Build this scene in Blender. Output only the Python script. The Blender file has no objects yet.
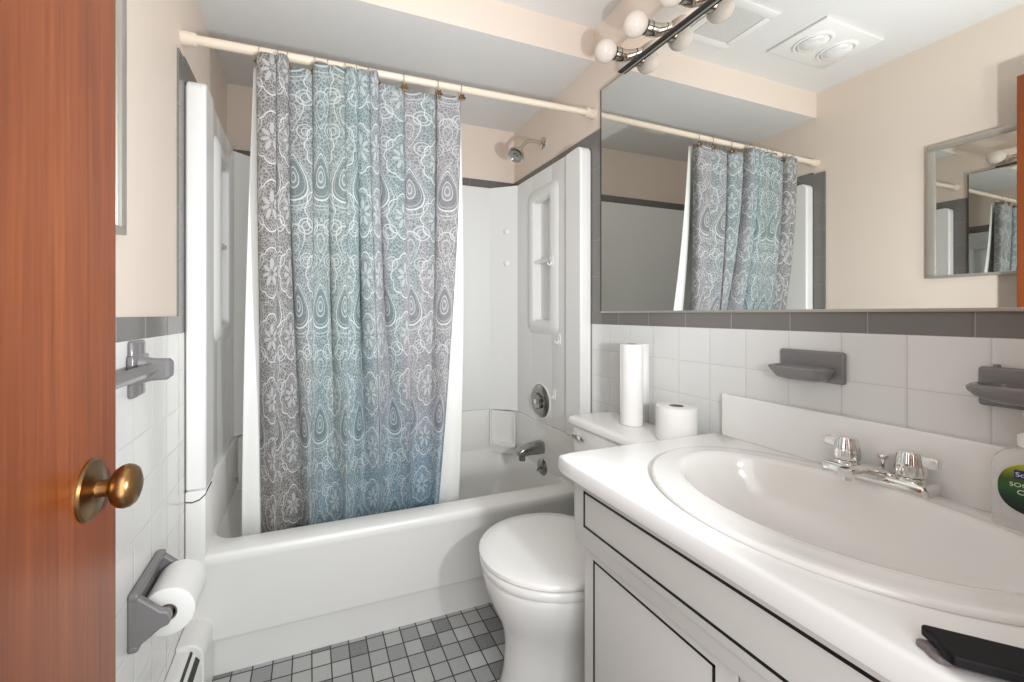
import bpy, bmesh, math, random
from mathutils import Vector, Matrix
random.seed(4)
PI = math.pi
C = bpy.context.scene.collection
SC = bpy.context.scene

# ------------------------------------------------------------------ camera
cam_data = bpy.data.cameras.new('camera')
cam = bpy.data.objects.new('camera', cam_data); C.objects.link(cam)
cam_data.sensor_width = 36.0
cam_data.lens = 406.78 / 1024 * 36
cam_data.shift_x = (512 - 457.05) / 1024
cam_data.shift_y = (314.16 - 341) / 1024
cam_data.clip_start = 0.02
cam.location = (0, 0, 1.1487)
cam.rotation_euler = (PI / 2, 0, -0.3484)
SC.camera = cam

# ------------------------------------------------------------------ world, lights, exposure
world = bpy.data.worlds.new('hall_light'); SC.world = world
world.use_nodes = True
world.node_tree.nodes['Background'].inputs[0].default_value = (0.95, 0.98, 1.0, 1)
world.node_tree.nodes['Background'].inputs[1].default_value = 0.35

def light(name, kind, loc, target, energy, color=(1, 1, 1), size=0.1, size_y=None, spot=None):
    d = bpy.data.lights.new(name, kind); d.energy = energy; d.color = color
    if kind == 'AREA':
        d.shape = 'RECTANGLE'; d.size = size; d.size_y = size_y or size
    else:
        d.shadow_soft_size = size
    if spot:
        d.spot_size = spot; d.spot_blend = 1.0
    o = bpy.data.objects.new(name, d); C.objects.link(o)
    o.location = loc
    o.rotation_euler = (Vector(target) - Vector(loc)).to_track_quat('-Z', 'Y').to_euler()
    return o

# the photographer's flash: one head bounced off the ceiling, a weaker one straight ahead; and an added fill light behind the doorway
light('flash_bounce_light', 'SPOT', (0.28, 0.10, 1.40), (0.30, 0.36, 2.37), 36, (0.93, 0.975, 1.0), 0.06, spot=2.0)
light('flash_light', 'SPOT', (0.53, 0.10, 1.13), (0.10, 1.7, 1.62), 50, (0.955, 0.98, 1.0), 0.03, spot=2.5)
light('doorway_fill_light', 'AREA', (0.10, -0.30, 1.20), (0.25, 2.0, 0.9), 12, (0.94, 0.975, 1.0), 0.7, 1.9)  # added soft fill from the hall side, no lamp known there

SC.view_settings.view_transform = 'Standard'
SC.view_settings.look = 'None'
SC.view_settings.gamma = 1
SC.view_settings.use_curve_mapping = False
SC.view_settings.exposure = 0.45
SC.cycles.use_denoising = True
SC.cycles.max_bounces = 10
SC.cycles.diffuse_bounces = 6
SC.cycles.glossy_bounces = 6
SC.cycles.transmission_bounces = 8
SC.cycles.sample_clamp_indirect = 6.0

# ------------------------------------------------------------------ dimensions
R, L, B = 1.142, -0.357, 2.164          # right wall, left wall, alcove back wall
ZC, ZS, YS = 2.37, 2.232, 1.436         # ceiling, alcove ceiling, soffit face
YF = 1.447                              # front of tub and surround

# ------------------------------------------------------------------ node expressions
def srgb(r, g, b):
    f = lambda c: (c / 255 / 12.92) if c / 255 <= 0.04045 else ((c / 255 + 0.055) / 1.055) ** 2.4
    return (f(r), f(g), f(b), 1)

class X:
    """a float socket with operators that add Math nodes"""
    def __init__(s, nt, v): s.nt, s.v = nt, v
    def m(s, op, *a):
        n = s.nt.nodes.new('ShaderNodeMath'); n.operation = op
        for i, q in enumerate((s,) + a):
            q = q.v if isinstance(q, X) else q
            if isinstance(q, (int, float)): n.inputs[i].default_value = q
            else: s.nt.links.new(q, n.inputs[i])
        return X(s.nt, n.outputs[0])
    def __add__(s, o): return s.m('ADD', o)
    __radd__ = __add__
    def __sub__(s, o): return s.m('SUBTRACT', o)
    def __rsub__(s, o): return X(s.nt, o).m('SUBTRACT', s)
    def __mul__(s, o): return s.m('MULTIPLY', o)
    __rmul__ = __mul__
    def __truediv__(s, o): return s.m('DIVIDE', o)
    def fract(s): return s.m('FRACT')
    def floor(s): return s.m('FLOOR')
    def abs(s): return s.m('ABSOLUTE')
    def sqrt(s): return s.m('SQRT')
    def max(s, o): return s.m('MAXIMUM', o)
    def min(s, o): return s.m('MINIMUM', o)
    def lt(s, o): return s.m('LESS_THAN', o)
    def gt(s, o): return s.m('GREATER_THAN', o)
    def near(s, o, w): return s.m('COMPARE', o, w)
    def exp(s): return s.m('EXPONENT')
    def cos(s): return s.m('COSINE')
    def sin(s): return s.m('SINE')
    def clamp(s): return s.m('ADD', 0.0).__setclamp()
    def _X__setclamp(s):
        s.v.node.use_clamp = True; return s

def new_mat(name):
    m = bpy.data.materials.new(name); m.use_nodes = True
    nt = m.node_tree
    return m, nt, nt.nodes['Principled BSDF']

def mix(nt, fac, a, b):
    n = nt.nodes.new('ShaderNodeMix'); n.data_type = 'RGBA'
    for sock, q in ((n.inputs[0], fac), (n.inputs[6], a), (n.inputs[7], b)):
        q = q.v if isinstance(q, X) else q
        if isinstance(q, (tuple, float, int)): sock.default_value = q
        else: nt.links.new(q, sock)
    return n.outputs[2]

def noise(nt, scale, vec=None, detail=3, rough=0.5, out=0):
    n = nt.nodes.new('ShaderNodeTexNoise'); n.inputs['Scale'].default_value = scale
    n.inputs['Detail'].default_value = detail; n.inputs['Roughness'].default_value = rough
    if vec is not None: nt.links.new(vec, n.inputs['Vector'])
    return n.outputs[out]

def coords(nt):
    g = nt.nodes.new('ShaderNodeNewGeometry')
    s = nt.nodes.new('ShaderNodeSeparateXYZ'); nt.links.new(g.outputs['Position'], s.inputs[0])
    return g.outputs['Position'], [X(nt, s.outputs[i]) for i in range(3)]

def bump(nt, bsdf, h, strength=0.2, dist=0.002):
    n = nt.nodes.new('ShaderNodeBump'); n.inputs['Strength'].default_value = strength
    n.inputs['Distance'].default_value = dist
    nt.links.new(h.v if isinstance(h, X) else h, n.inputs['Height'])
    nt.links.new(n.outputs[0], bsdf.inputs['Normal'])

def simple(name, col, rough=0.5, metal=0.0, var=0.04, vscale=6, bmp=0.0, bscale=120, spec=0.5, **kw):
    """principled material with a slight procedural variation of colour and surface"""
    m, nt, b = new_mat(name)
    nz = X(nt, noise(nt, vscale))
    lo = tuple(c * (1 - var) for c in col[:3]) + (1,); hi = tuple(min(1, c * (1 + var)) for c in col[:3]) + (1,)
    nt.links.new(mix(nt, nz, lo, hi), b.inputs['Base Color'])
    b.inputs['Roughness'].default_value = rough; b.inputs['Metallic'].default_value = metal
    b.inputs['Specular IOR Level'].default_value = spec
    for k, v in kw.items(): b.inputs[k.replace('_', ' ')].default_value = v
    if bmp: bump(nt, b, noise(nt, bscale), bmp, 0.001)
    return m

def tile_mat(name, col, grout, ax, pitch, off, gw, rough=0.18, var=0.03):
    """square or oblong glazed tiles; ax = the two axes, pitch/off per axis"""
    m, nt, b = new_mat(name)
    pos, c = coords(nt)
    mask, edge, ids = None, None, []
    for a, p, o in zip(ax, pitch, off):
        if p is None: continue
        q = (c[a] - o) / p
        d = ((q.fract() - 0.5).abs() * -1 + 0.5) * p           # distance to the nearest joint
        g = d.lt(gw / 2)
        mask = g if mask is None else mask.max(g)
        s = (d * (1 / (gw * 2.2))).min(1.0)
        edge = s if edge is None else edge.min(s)
        ids.append(q.floor())
    w = nt.nodes.new('ShaderNodeTexWhiteNoise'); w.noise_dimensions = '2D'
    cb = nt.nodes.new('ShaderNodeCombineXYZ')
    for i, q in enumerate(ids[:2]): nt.links.new(q.v, cb.inputs[i])
    nt.links.new(cb.outputs[0], w.inputs['Vector'])
    lo = tuple(x * (1 - var) for x in col[:3]) + (1,); hi = tuple(min(1, x * (1 + var)) for x in col[:3]) + (1,)
    base = mix(nt, w.outputs['Value'], lo, hi)
    nt.links.new(mix(nt, mask, base, grout), b.inputs['Base Color'])
    nt.links.new((mask * 0.5 + rough).v, b.inputs['Roughness'])
    bump(nt, b, edge, 0.5, 0.0012)
    return m

# ------------------------------------------------------------------ materials
PAINT = simple('beige_paint', srgb(224, 210, 197), 0.6, var=0.02, bmp=0.05, bscale=200)
CEIL = simple('white_ceiling_paint', srgb(216, 215, 213), 0.7, var=0.015, bmp=0.06, bscale=150)
TILE_R = tile_mat('white_wall_tile', srgb(222, 223, 221), srgb(203, 202, 199), (1, 2), (0.1087, 0.1087), (1.3343, 1.1065), 0.0022)
TILE_L = tile_mat('white_wall_tile_left', srgb(228, 227, 224), srgb(210, 208, 205), (1, 2), (0.1087, 0.1087), (1.2840, 1.0926), 0.0022)
GREY_R = tile_mat('grey_border_tile', srgb(118, 115, 112), srgb(150, 148, 146), (1,), (0.152,), (0.679,), 0.002)
GREY_V = tile_mat('grey_border_tile_upright', srgb(118, 115, 112), srgb(135, 133, 131), (2,), (0.152,), (1.158,), 0.002)
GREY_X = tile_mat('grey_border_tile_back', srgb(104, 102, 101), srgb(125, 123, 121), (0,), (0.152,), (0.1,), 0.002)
WHITE = simple('white_china', srgb(232, 231, 228), 0.12, var=0.01)
FIBRE = simple('white_fibreglass', srgb(230, 230, 228), 0.22, var=0.012)
TUBM = simple('white_tub_acrylic', srgb(228, 227, 223), 0.2, var=0.015)
TOPM = simple('white_countertop', srgb(240, 240, 238), 0.18, var=0.01)
CABM = simple('white_cabinet_laminate', srgb(214, 213, 209), 0.35, var=0.01)
BLACK = simple('black_inlay', srgb(14, 13, 14), 0.4)
CERAM = simple('grey_ceramic', srgb(124, 122, 122), 0.16, var=0.04)
CHROME = simple('chrome', (0.82, 0.81, 0.79, 1), 0.07, 1.0, var=0.02)
DCHROME = simple('mottled_dark_chrome', (0.33, 0.32, 0.30, 1), 0.16, 1.0, var=0.25, vscale=40)  # dark chrome; colour mottling stands in for reflections on the valve plate
NICKEL = simple('warm_nickel', (0.66, 0.61, 0.54, 1), 0.14, 1.0, var=0.06)
BRASS = simple('aged_brass', (0.33, 0.19, 0.08, 1), 0.30, 1.0, var=0.3, vscale=30, bmp=0.08, bscale=60)
BRONZE = simple('bronze', (0.20, 0.13, 0.07, 1), 0.35, 1.0, var=0.3, vscale=90)
CREAM = simple('cream_enamel', srgb(222, 208, 190), 0.28, var=0.02)
PAPER = simple('white_paper', srgb(230, 229, 226), 0.9, var=0.01, bmp=0.25, bscale=260)
KRAFT = simple('cardboard', srgb(120, 104, 90), 0.9)
MIRROR = simple('mirror_silver', (0.80, 0.81, 0.79, 1), 0.0, 1.0, var=0.0)
DARK = simple('dark_gap', srgb(48, 46, 45), 0.5)
ENAMEL = simple('white_enamel', srgb(228, 227, 224), 0.3, var=0.01)
LINER = simple('white_vinyl_liner', srgb(236, 236, 233), 0.45, var=0.01, Subsurface_Weight=0.0)
PLAST = simple('white_plastic', srgb(234, 234, 230), 0.35, var=0.01)
CLEAR = simple('clear_plastic', srgb(236, 237, 236), 0.08, var=0.0, Alpha=0.32)
BULB = simple('bulb_glass', srgb(222, 212, 202), 0.06, var=0.01)
STEEL = simple('grey_steel_frame', (0.50, 0.47, 0.42, 1), 0.4, 0.6, var=0.03)
BLKP = simple('black_plastic', srgb(12, 10, 14), 0.5, var=0.1, spec=0.25)
GREYP = simple('grey_plastic', srgb(120, 112, 112), 0.4)

def wood_mat():
    m, nt, b = new_mat('red_brown_wood')
    mp = nt.nodes.new('ShaderNodeMapping'); mp.inputs['Scale'].default_value = (110, 110, 3.0)
    g = nt.nodes.new('ShaderNodeNewGeometry'); nt.links.new(g.outputs['Position'], mp.inputs[0])
    n1 = X(nt, noise(nt, 1.0, mp.outputs[0], 5, 0.65))
    mp2 = nt.nodes.new('ShaderNodeMapping'); mp2.inputs['Scale'].default_value = (9, 9, 0.9)
    nt.links.new(g.outputs['Position'], mp2.inputs[0])
    n2 = X(nt, noise(nt, 1.0, mp2.outputs[0], 3, 0.5))
    f = ((n1 - 0.5) * 0.9 + (n2 - 0.5) * 0.8 + 0.5)
    r = nt.nodes.new('ShaderNodeValToRGB'); nt.links.new(f.v, r.inputs[0])
    e = r.color_ramp.elements
    e[0].position = 0.15; e[0].color = srgb(100, 46, 18)
    e[1].position = 0.9; e[1].color = srgb(164, 90, 44)
    k = e.new(0.5); k.color = srgb(132, 67, 30)
    nt.links.new(r.outputs[0], b.inputs['Base Color'])
    b.inputs['Roughness'].default_value = 0.3
    bump(nt, b, n1, 0.08, 0.001)
    return m
WOOD = wood_mat()

def floor_mat():
    m, nt, b = new_mat('mosaic_floor_tile')
    pos, c = coords(nt)
    P, ids, mask, edge = 0.0603, [], None, None
    for a, o in ((0, 0.008), (1, 1.40)):
        q = (c[a] - o) / P
        d = ((q.fract() - 0.5).abs() * -1 + 0.5) * P
        g = d.lt(0.0021); mask = g if mask is None else mask.max(g)
        s = (d * 260).min(1.0); edge = s if edge is None else edge.min(s)
        ids.append(q.floor())
    cb = nt.nodes.new('ShaderNodeCombineXYZ')
    for i in (0, 1): nt.links.new(ids[i].v, cb.inputs[i])
    w = nt.nodes.new('ShaderNodeTexWhiteNoise'); w.noise_dimensions = '2D'
    nt.links.new(cb.outputs[0], w.inputs['Vector'])
    r = nt.nodes.new('ShaderNodeValToRGB'); r.color_ramp.interpolation = 'CONSTANT'
    nt.links.new(w.outputs['Value'], r.inputs[0])
    e = r.color_ramp.elements
    e[0].position = 0; e[0].color = srgb(104, 106, 107)
    e[1].position = 0.17; e[1].color = srgb(156, 157, 156)
    for p, col in ((0.4, (168, 169, 167)), (0.6, (146, 148, 148)), (0.75, (178, 179, 177)), (0.88, (134, 136, 137))):
        k = e.new(p); k.color = srgb(*col)
    sp = X(nt, noise(nt, 500, None, 2))
    base = mix(nt, (sp - 0.35).clamp(), r.outputs[0], srgb(190, 190, 188))
    nt.links.new(mix(nt, mask, base, srgb(52, 50, 50)), b.inputs['Base Color'])
    b.inputs['Roughness'].default_value = 0.4
    bump(nt, b, edge, 0.4, 0.0015)
    return m

def curtain_mat():
    m, nt, b = new_mat('paisley_cotton')
    uvn = nt.nodes.new('ShaderNodeUVMap'); uvn.uv_map = 'UVMap'
    s = nt.nodes.new('ShaderNodeSeparateXYZ'); nt.links.new(uvn.outputs[0], s.inputs[0])
    u, v = X(nt, s.outputs[0]), X(nt, s.outputs[1])
    P, Q = 0.19, 0.43
    def loc(off, per, w): return ((w - off) / per + 0.5).fract() * per - per / 2
    lines = None; fill = None; dark = None
    def add(a, w=1.0):
        nonlocal lines
        a = a * w; lines = a if lines is None else lines.max(a)
    def pear(x, y, W, H):
        yy = y / H
        xx = x / ((1.0 - yy * 0.62) * W)
        return (xx * xx + yy * yy).sqrt()
    # column A: teardrops, one outline inside the other
    x, y = loc(0, P, u), loc(0, Q, v)
    d = pear(x, y, 0.040, 0.075)
    add(d.near(1.0, 0.036)); add(d.near(0.84, 0.016), 0.6); add(d.near(0.46, 0.030), 0.8); add(d.near(0.22, 0.05), 0.6)
    add(d.near(1.26, 0.024), 0.7); add(d.near(1.42, 0.022), 0.5)
    dark = d.lt(0.82) * d.gt(0.50)
    # ogee crest between the teardrops
    x2, y2 = x, loc(Q / 2, Q, v)
    d2 = pear(x2, y2 * -1, 0.030, 0.060)
    add(d2.near(1.0, 0.045), 0.8); add(d2.near(0.5, 0.05), 0.6)
    ax = x2.abs() - 0.040
    r2 = (ax * ax + (y2 - 0.055) * (y2 - 0.055)).sqrt()
    for d0, w in ((0.026, 0.0020), (0.014, 0.0016)): add(r2.near(d0, w), 0.8)
    r3 = (ax * ax + (y2 + 0.060) * (y2 + 0.060)).sqrt()
    for d0, w in ((0.024, 0.0018), (0.012, 0.0016)): add(r3.near(d0, w), 0.7)
    # column B: scalloped flowers
    for ov in (0.11, 0.325):
        xb, yb = loc(P / 2, P, u), loc(ov, Q, v)
        rb = (xb * xb * 1.9 + yb * yb).sqrt()
        th = xb.m('ARCTAN2', yb)
        sc = (th * 4.0).cos().abs()
        add(rb.near(sc * 0.012 + 0.070, 0.0023)); add(rb.near(sc * 0.012 + 0.060, 0.0010), 0.5)
        pet = (th * 3.5).cos().abs()
        f1 = rb.lt(pet * 0.048) * pet.gt(0.5) * rb.gt(0.012)
        fill = f1 if fill is None else fill.max(f1)
    # lace filling
    vo = nt.nodes.new('ShaderNodeTexVoronoi'); vo.feature = 'DISTANCE_TO_EDGE'; vo.inputs['Scale'].default_value = 88
    nt.links.new(uvn.outputs[0], vo.inputs['Vector'])
    lace = X(nt, vo.outputs['Distance']).lt(0.082)
    vo2 = nt.nodes.new('ShaderNodeTexVoronoi'); vo2.inputs['Scale'].default_value = 150
    nt.links.new(uvn.outputs[0], vo2.inputs['Vector'])
    dots = X(nt, vo2.outputs['Distance']).lt(0.25)
    thick = X(nt, noise(nt, 22, uvn.outputs[0], 2))
    filler = (lace * 0.44).max(dots * 0.30) * (d.gt(1.0) * 0.7 + 0.3) * (thick + 0.5)
    pat = lines.max(fill * 0.62).max(filler)
    # ground colour: blotched bands of grey, sage, blue and lavender
    wob = X(nt, noise(nt, 2.6, uvn.outputs[0], 3, 0.6))
    uu = (u / 1.8 + (wob - 0.5) * 0.30)
    r = nt.nodes.new('ShaderNodeValToRGB'); nt.links.new(uu.v, r.inputs[0])
    e = r.color_ramp.elements
    e[0].position = 0.02; e[0].color = srgb(112, 106, 103)
    e[1].position = 1.0; e[1].color = srgb(132, 130, 131)
    for p, col in ((0.16, (118, 114, 112)), (0.28, (114, 129, 131)), (0.40, (120, 136, 131)), (0.52, (110, 132, 138)), (0.62, (124, 135, 138)), (0.72, (138, 137, 143)), (0.86, (137, 135, 138))):
        k = e.new(p); k.color = srgb(*col)
    r2_ = nt.nodes.new('ShaderNodeValToRGB'); nt.links.new(uu.v, r2_.inputs[0])
    e = r2_.color_ramp.elements
    e[0].position = 0.12; e[0].color = srgb(112, 100, 90)
    e[1].position = 0.34; e[1].color = srgb(108, 134, 146)
    k = e.new(0.9); k.color = srgb(92, 132, 152)
    lowf = ((0.55 - v + (wob - 0.5) * 0.5) * 2.4).clamp()
    base = mix(nt, lowf, r.outputs[0], r2_.outputs[0])
    cw = nt.nodes.new('ShaderNodeMapping'); cw.inputs['Scale'].default_value = (9.0, 1.1, 1.0)
    nt.links.new(uvn.outputs[0], cw.inputs[0])
    wash = ((X(nt, noise(nt, 1.0, cw.outputs[0], 2)) - 0.50) * 6.0).clamp() * ((u - 0.25) * 6.0).clamp()
    base = mix(nt, wash * 0.7, base, srgb(96, 129, 130))
    base = mix(nt, 0.25, base, srgb(92, 96, 97))
    base = mix(nt, dark * 0.25, base, srgb(78, 86, 92))
    col = mix(nt, pat * 0.74, base, srgb(212, 214, 215))
    nt.links.new(col, b.inputs['Base Color'])
    b.inputs['Roughness'].default_value = 0.85
    b.inputs['Specular IOR Level'].default_value = 0.2
    return m

# ------------------------------------------------------------------ mesh helpers
def box(bm, x0, x1, y0, y1, z0, z1, bev=0.0, seg=2):
    t = bmesh.new()
    bmesh.ops.create_cube(t, size=1)
    for v in t.verts:
        v.co = Vector(((x0 + x1) / 2 + v.co.x * (x1 - x0), (y0 + y1) / 2 + v.co.y * (y1 - y0), (z0 + z1) / 2 + v.co.z * (z1 - z0)))
    if bev: bmesh.ops.bevel(t, geom=t.edges[:], offset=bev, segments=seg, profile=0.5, affect='EDGES')
    merge(bm, t)

def merge(bm, t, M=None):
    if M is not None: bmesh.ops.transform(t, matrix=M, verts=t.verts)
    me = bpy.data.meshes.new('t'); t.to_mesh(me); t.free()
    bm.from_mesh(me); bpy.data.meshes.remove(me)

def frame_of(axis):
    a = Vector(axis).normalized()
    h = Vector((0, 0, 1)) if abs(a.z) < 0.9 else Vector((1, 0, 0))
    p = a.cross(h).normalized(); q = a.cross(p).normalized()
    return a, p, q

def loft(bm, loops, cap0=True, cap1=True, close=True):
    vs = [[bm.verts.new(p) for p in l] for l in loops]
    n = len(vs[0])
    for a, b in zip(vs, vs[1:]):
        for i in range(n if close else n - 1):
            j = (i + 1) % n
            try: bm.faces.new((a[i], a[j], b[j], b[i]))
            except ValueError: pass
    if cap0: bm.faces.new(list(reversed(vs[0])))
    if cap1: bm.faces.new(vs[-1])
    return vs

def lathe(bm, prof, origin, axis=(0, 0, 1), seg=32, cap=True, sx=1.0, sy=1.0):
    """prof = [(radius, height along axis)]"""
    a, p, q = frame_of(axis); o = Vector(origin)
    loops = [[o + a * h + (p * math.cos(2 * PI * i / seg) * sx + q * math.sin(2 * PI * i / seg) * sy) * max(r, 1e-5) for i in range(seg)] for r, h in prof]
    loft(bm, loops, cap, cap)

def cyl(bm, p0, p1, r0, r1=None, seg=24):
    p0, p1 = Vector(p0), Vector(p1)
    lathe(bm, [(r0, 0), (r0 if r1 is None else r1, (p1 - p0).length)], p0, p1 - p0, seg)

def tube(bm, pts, r, seg=10, closed=False):
    pts = [Vector(p) for p in pts]; n = len(pts); loops = []
    up = None
    for i, p in enumerate(pts):
        t = (pts[(i + 1) % n] - pts[i - 1]) if closed else (pts[min(i + 1, n - 1)] - pts[max(i - 1, 0)])
        t.normalize()
        if up is None: _, up, _ = frame_of(t)
        up = (up - t * up.dot(t)).normalized(); w = t.cross(up)
        rr = r[i] if isinstance(r, (list, tuple)) else r
        loops.append([p + (up * math.cos(2 * PI * k / seg) + w * math.sin(2 * PI * k / seg)) * rr for k in range(seg)])
    if closed: loops.append(loops[0]); loft(bm, loops, False, False); bmesh.ops.remove_doubles(bm, verts=bm.verts, dist=1e-6)
    else: loft(bm, loops)

def rrect(x0, x1, y0, y1, r, z, k=6):
    """counter-clockwise rounded rectangle, k+1 points per corner"""
    r = min(r, (x1 - x0) / 2 - 1e-4, (y1 - y0) / 2 - 1e-4); P = []
    for cx, cy, a0 in ((x1 - r, y0 + r, -PI / 2), (x1 - r, y1 - r, 0), (x0 + r, y1 - r, PI / 2), (x0 + r, y0 + r, PI)):
        for i in range(k + 1):
            a = a0 + PI / 2 * i / k
            P.append(Vector((cx + r * math.cos(a), cy + r * math.sin(a), z)))
    return P

def prism(bm, poly, axis, a0, a1):
    """extrude a 2D outline along an axis (0, 1 or 2)"""
    def at(p, a):
        q = list(p); q.insert(axis, a); return Vector(q)
    loft(bm, [[at(p, a0) for p in poly], [at(p, a1) for p in poly]])

def base_of(o):
    w = Vector((0, 0, 0))
    while o: w += o.location; o = o.parent
    return w

def obj(name, bm, mat, parent=None, smooth=35, world_origin=False, bev=None, kind=None):
    bmesh.ops.recalc_face_normals(bm, faces=bm.faces)
    me = bpy.data.meshes.new(name)
    if parent is not None: w = base_of(parent)
    elif world_origin: w = Vector((0, 0, 0))
    else:
        xs = [v.co for v in bm.verts]
        w = Vector(((min(c.x for c in xs) + max(c.x for c in xs)) / 2, (min(c.y for c in xs) + max(c.y for c in xs)) / 2, min(c.z for c in xs)))
    bmesh.ops.translate(bm, verts=bm.verts, vec=-w)
    bm.to_mesh(me); bm.free()
    for m in (mat if isinstance(mat, (list, tuple)) else [mat]): me.materials.append(m)
    if smooth:
        for p in me.polygons: p.use_smooth = True
        me.set_sharp_from_angle(angle=math.radians(smooth))
    o = bpy.data.objects.new(name, me); C.objects.link(o)
    if parent is not None: o.parent = parent
    else: o.location = w
    if bev:
        md = o.modifiers.new('bevel', 'BEVEL'); md.width = bev; md.segments = 2; md.limit_method = 'ANGLE'; md.angle_limit = 0.6
        md.harden_normals = False
    if kind: o['kind'] = kind
    return o

def thing(name, label, cat, loc, group=None):
    o = bpy.data.objects.new(name, None); C.objects.link(o)
    o.empty_display_size = 0.05; o.location = loc
    tag(o, label, cat, group); return o

def tag(o, label, cat, group=None):
    o['label'] = label; o['category'] = cat
    if group: o['group'] = group
    return o

def new(): return bmesh.new()
def mbox(*a, **k):
    bm = new(); box(bm, *a, **k); return bm
def struct(name, bm, mat): return obj(name, bm, mat, None, 0, True, kind='structure')

# ------------------------------------------------------------------ the setting
struct('floor', mbox(L - 0.02, R + 0.02, -0.5, B + 0.02, -0.05, 0), floor_mat())
T = 0.006
struct('wall_left', mbox(L - 0.1, L - T, -0.11, B, 0, ZC), PAINT)
struct('wall_right', mbox(R + T, R + 0.1, -0.11, B, 0, ZC), PAINT)
struct('wall_back', mbox(L - 0.1, R + 0.1, B, B + 0.1, 0, ZC), PAINT)
bm = new()
box(bm, L - T, -0.27, -0.11, 0.0, 0, ZC); box(bm, 0.47, R + T, -0.11, 0.0, 0, ZC); box(bm, -0.27, 0.47, -0.11, 0.0, 2.075, ZC)
struct('wall_front', bm, PAINT)
struct('ceiling', mbox(L - 0.1, R + 0.1, -0.11, B + 0.1, ZC, ZC + 0.06), CEIL)
# lowered ceiling over the tub: beige face, white underside
bm = new(); box(bm, L - T, R + T, YS, B, ZS, ZC)
bm.faces.ensure_lookup_table()
for f in bm.faces:
    f.material_index = 1 if f.normal.z < -0.5 else 0
struct('trim_1', bm, [PAINT, CEIL])
# tiled dado with grey borders, left and right, and grey border round the alcove
ZB, ZBT = 1.1065, 1.158
struct('trim_2', mbox(R, R + T, 0.0, YF, 0, ZB), TILE_R)
struct('trim_3', mbox(R, R + T, 0.0, YF + 0.003, ZB, ZBT), GREY_R)
struct('trim_4', mbox(R, R + T, 1.382, YF + 0.003, ZBT, 1.925), GREY_V)
struct('trim_5', mbox(R, R + T, YF + 0.003, B, 1.86, 1.925), GREY_R)
struct('trim_6', mbox(L, R, B - T, B, 1.86, 1.925), GREY_X)
struct('trim_7', mbox(L - T, L, YF + 0.003, B, 1.86, 1.935), GREY_R)
struct('trim_8', mbox(L - T, L, 1.392, YF + 0.003, 1.1425, 1.925), GREY_V)
struct('trim_9', mbox(L - T, L, 0.0, YF + 0.003, 1.0926, 1.1425), GREY_R)
struct('trim_10', mbox(L - T, L, 0.0, YF, 0, 1.0926), TILE_L)

# ------------------------------------------------------------------ door, standing open along the left wall
XD = -0.266
door = obj('door_1', mbox(XD - 0.034, XD, 0.012, 0.731, 0.012, 2.058, bev=0.002), WOOD, None, 0, True, kind='structure')
ky, kz = 0.655, 0.922
bm = new(); lathe(bm, [(0.0395, 0), (0.0395, 0.002), (0.037, 0.0045), (0.026, 0.006), (0.020, 0.008), (0.0125, 0.009)], (XD, ky, kz), (1, 0, 0), 40)
obj('rosette', bm, BRASS, door)
bm = new(); lathe(bm, [(0.0115, 0), (0.0105, 0.006), (0.0115, 0.013), (0.016, 0.0155), (0.0225, 0.0195), (0.0268, 0.0255), (0.0280, 0.031), (0.0268, 0.0365), (0.0230, 0.0415), (0.014, 0.0452), (0.0, 0.0460)], (XD + 0.008, ky, kz), (1, 0, 0), 40)
obj('door_knob', bm, BRASS, door)

# ------------------------------------------------------------------ bathtub
tub = thing('bathtub', 'white alcove bathtub with smooth apron front behind the toilet', 'bathtub', ((L + R) / 2, 1.8, 0))
XL, XR = L + 0.001, R - 0.001
def tl(y0, z, r=0.004, dx=0.0, y1=B - 0.007): return rrect(XL + dx, XR - dx, y0, y1, r, z, 8)
bm = new()
IX0, IX1, IY1 = L + 0.054, R - 0.054, B - 0.034
def il(y0, z, r, e=0.0): return rrect(IX0 + e, IX1 - e, y0, IY1 - e * 0.6, r, z, 8)
loft(bm, [tl(1.477, 0.0), tl(1.477, 0.108), tl(1.474, 0.116), tl(1.466, 0.119), tl(1.464, 0.13), tl(1.456, 0.35), tl(1.448, 0.366), tl(1.446, 0.386), tl(1.449, 0.396), tl(1.456, 0.400),
          il(1.532, 0.401, 0.07), il(1.541, 0.398, 0.075), il(1.547, 0.388, 0.08, 0.002), il(1.560, 0.25, 0.10, 0.02), il(1.575, 0.12, 0.11, 0.04), il(1.60, 0.09, 0.12, 0.07), il(1.66, 0.075, 0.12, 0.14)])
obj('tub_body', bm, TUBM, tub, 50)
for x0, x1 in ((XL, L + 0.056), (R - 0.056, XR)):
    bm = new(); box(bm, x0, x1, YF, B - 0.007, 0.36, 0.605, 0.004)
    obj('side_wall', bm, TUBM, tub)
bm = new(); box(bm, L + 0.01, R - 0.01, B - 0.036, B - 0.007, 0.36, 0.605, 0.003)
obj('back_wall', bm, TUBM, tub)
def corner_pt(s, t, d=0.0):
    """a point of the chamfered rear corner: t from the back wall (0) to the side wall (1), d out of the chamfer"""
    x = (R - 0.165 + 0.115 * t) if s > 0 else (L + 0.165 - 0.115 * t)
    return (x - s * d * 0.62, B - 0.036 - 0.092 * t - d * 0.78)
for s in (-1, 1):          # moulded soap pockets in the rear corners
    bm = new()
    def cbox(t0, t1, d0, d1, z0, z1):
        prism(bm, [corner_pt(s, t0, d0), corner_pt(s, t1, d0), corner_pt(s, t1, d1), corner_pt(s, t0, d1)], 2, z0, z1)
    cbox(-0.02, 1.04, -0.01, 0.0, 0.36, 0.600)
    cbox(0.0, 0.07, -0.005, 0.022, 0.415, 0.600); cbox(0.93, 1.0, -0.005, 0.022, 0.415, 0.600)
    cbox(0.0, 1.0, -0.005, 0.024, 0.405, 0.425)
    obj('soap_pocket', bm, TUBM, tub)

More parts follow.
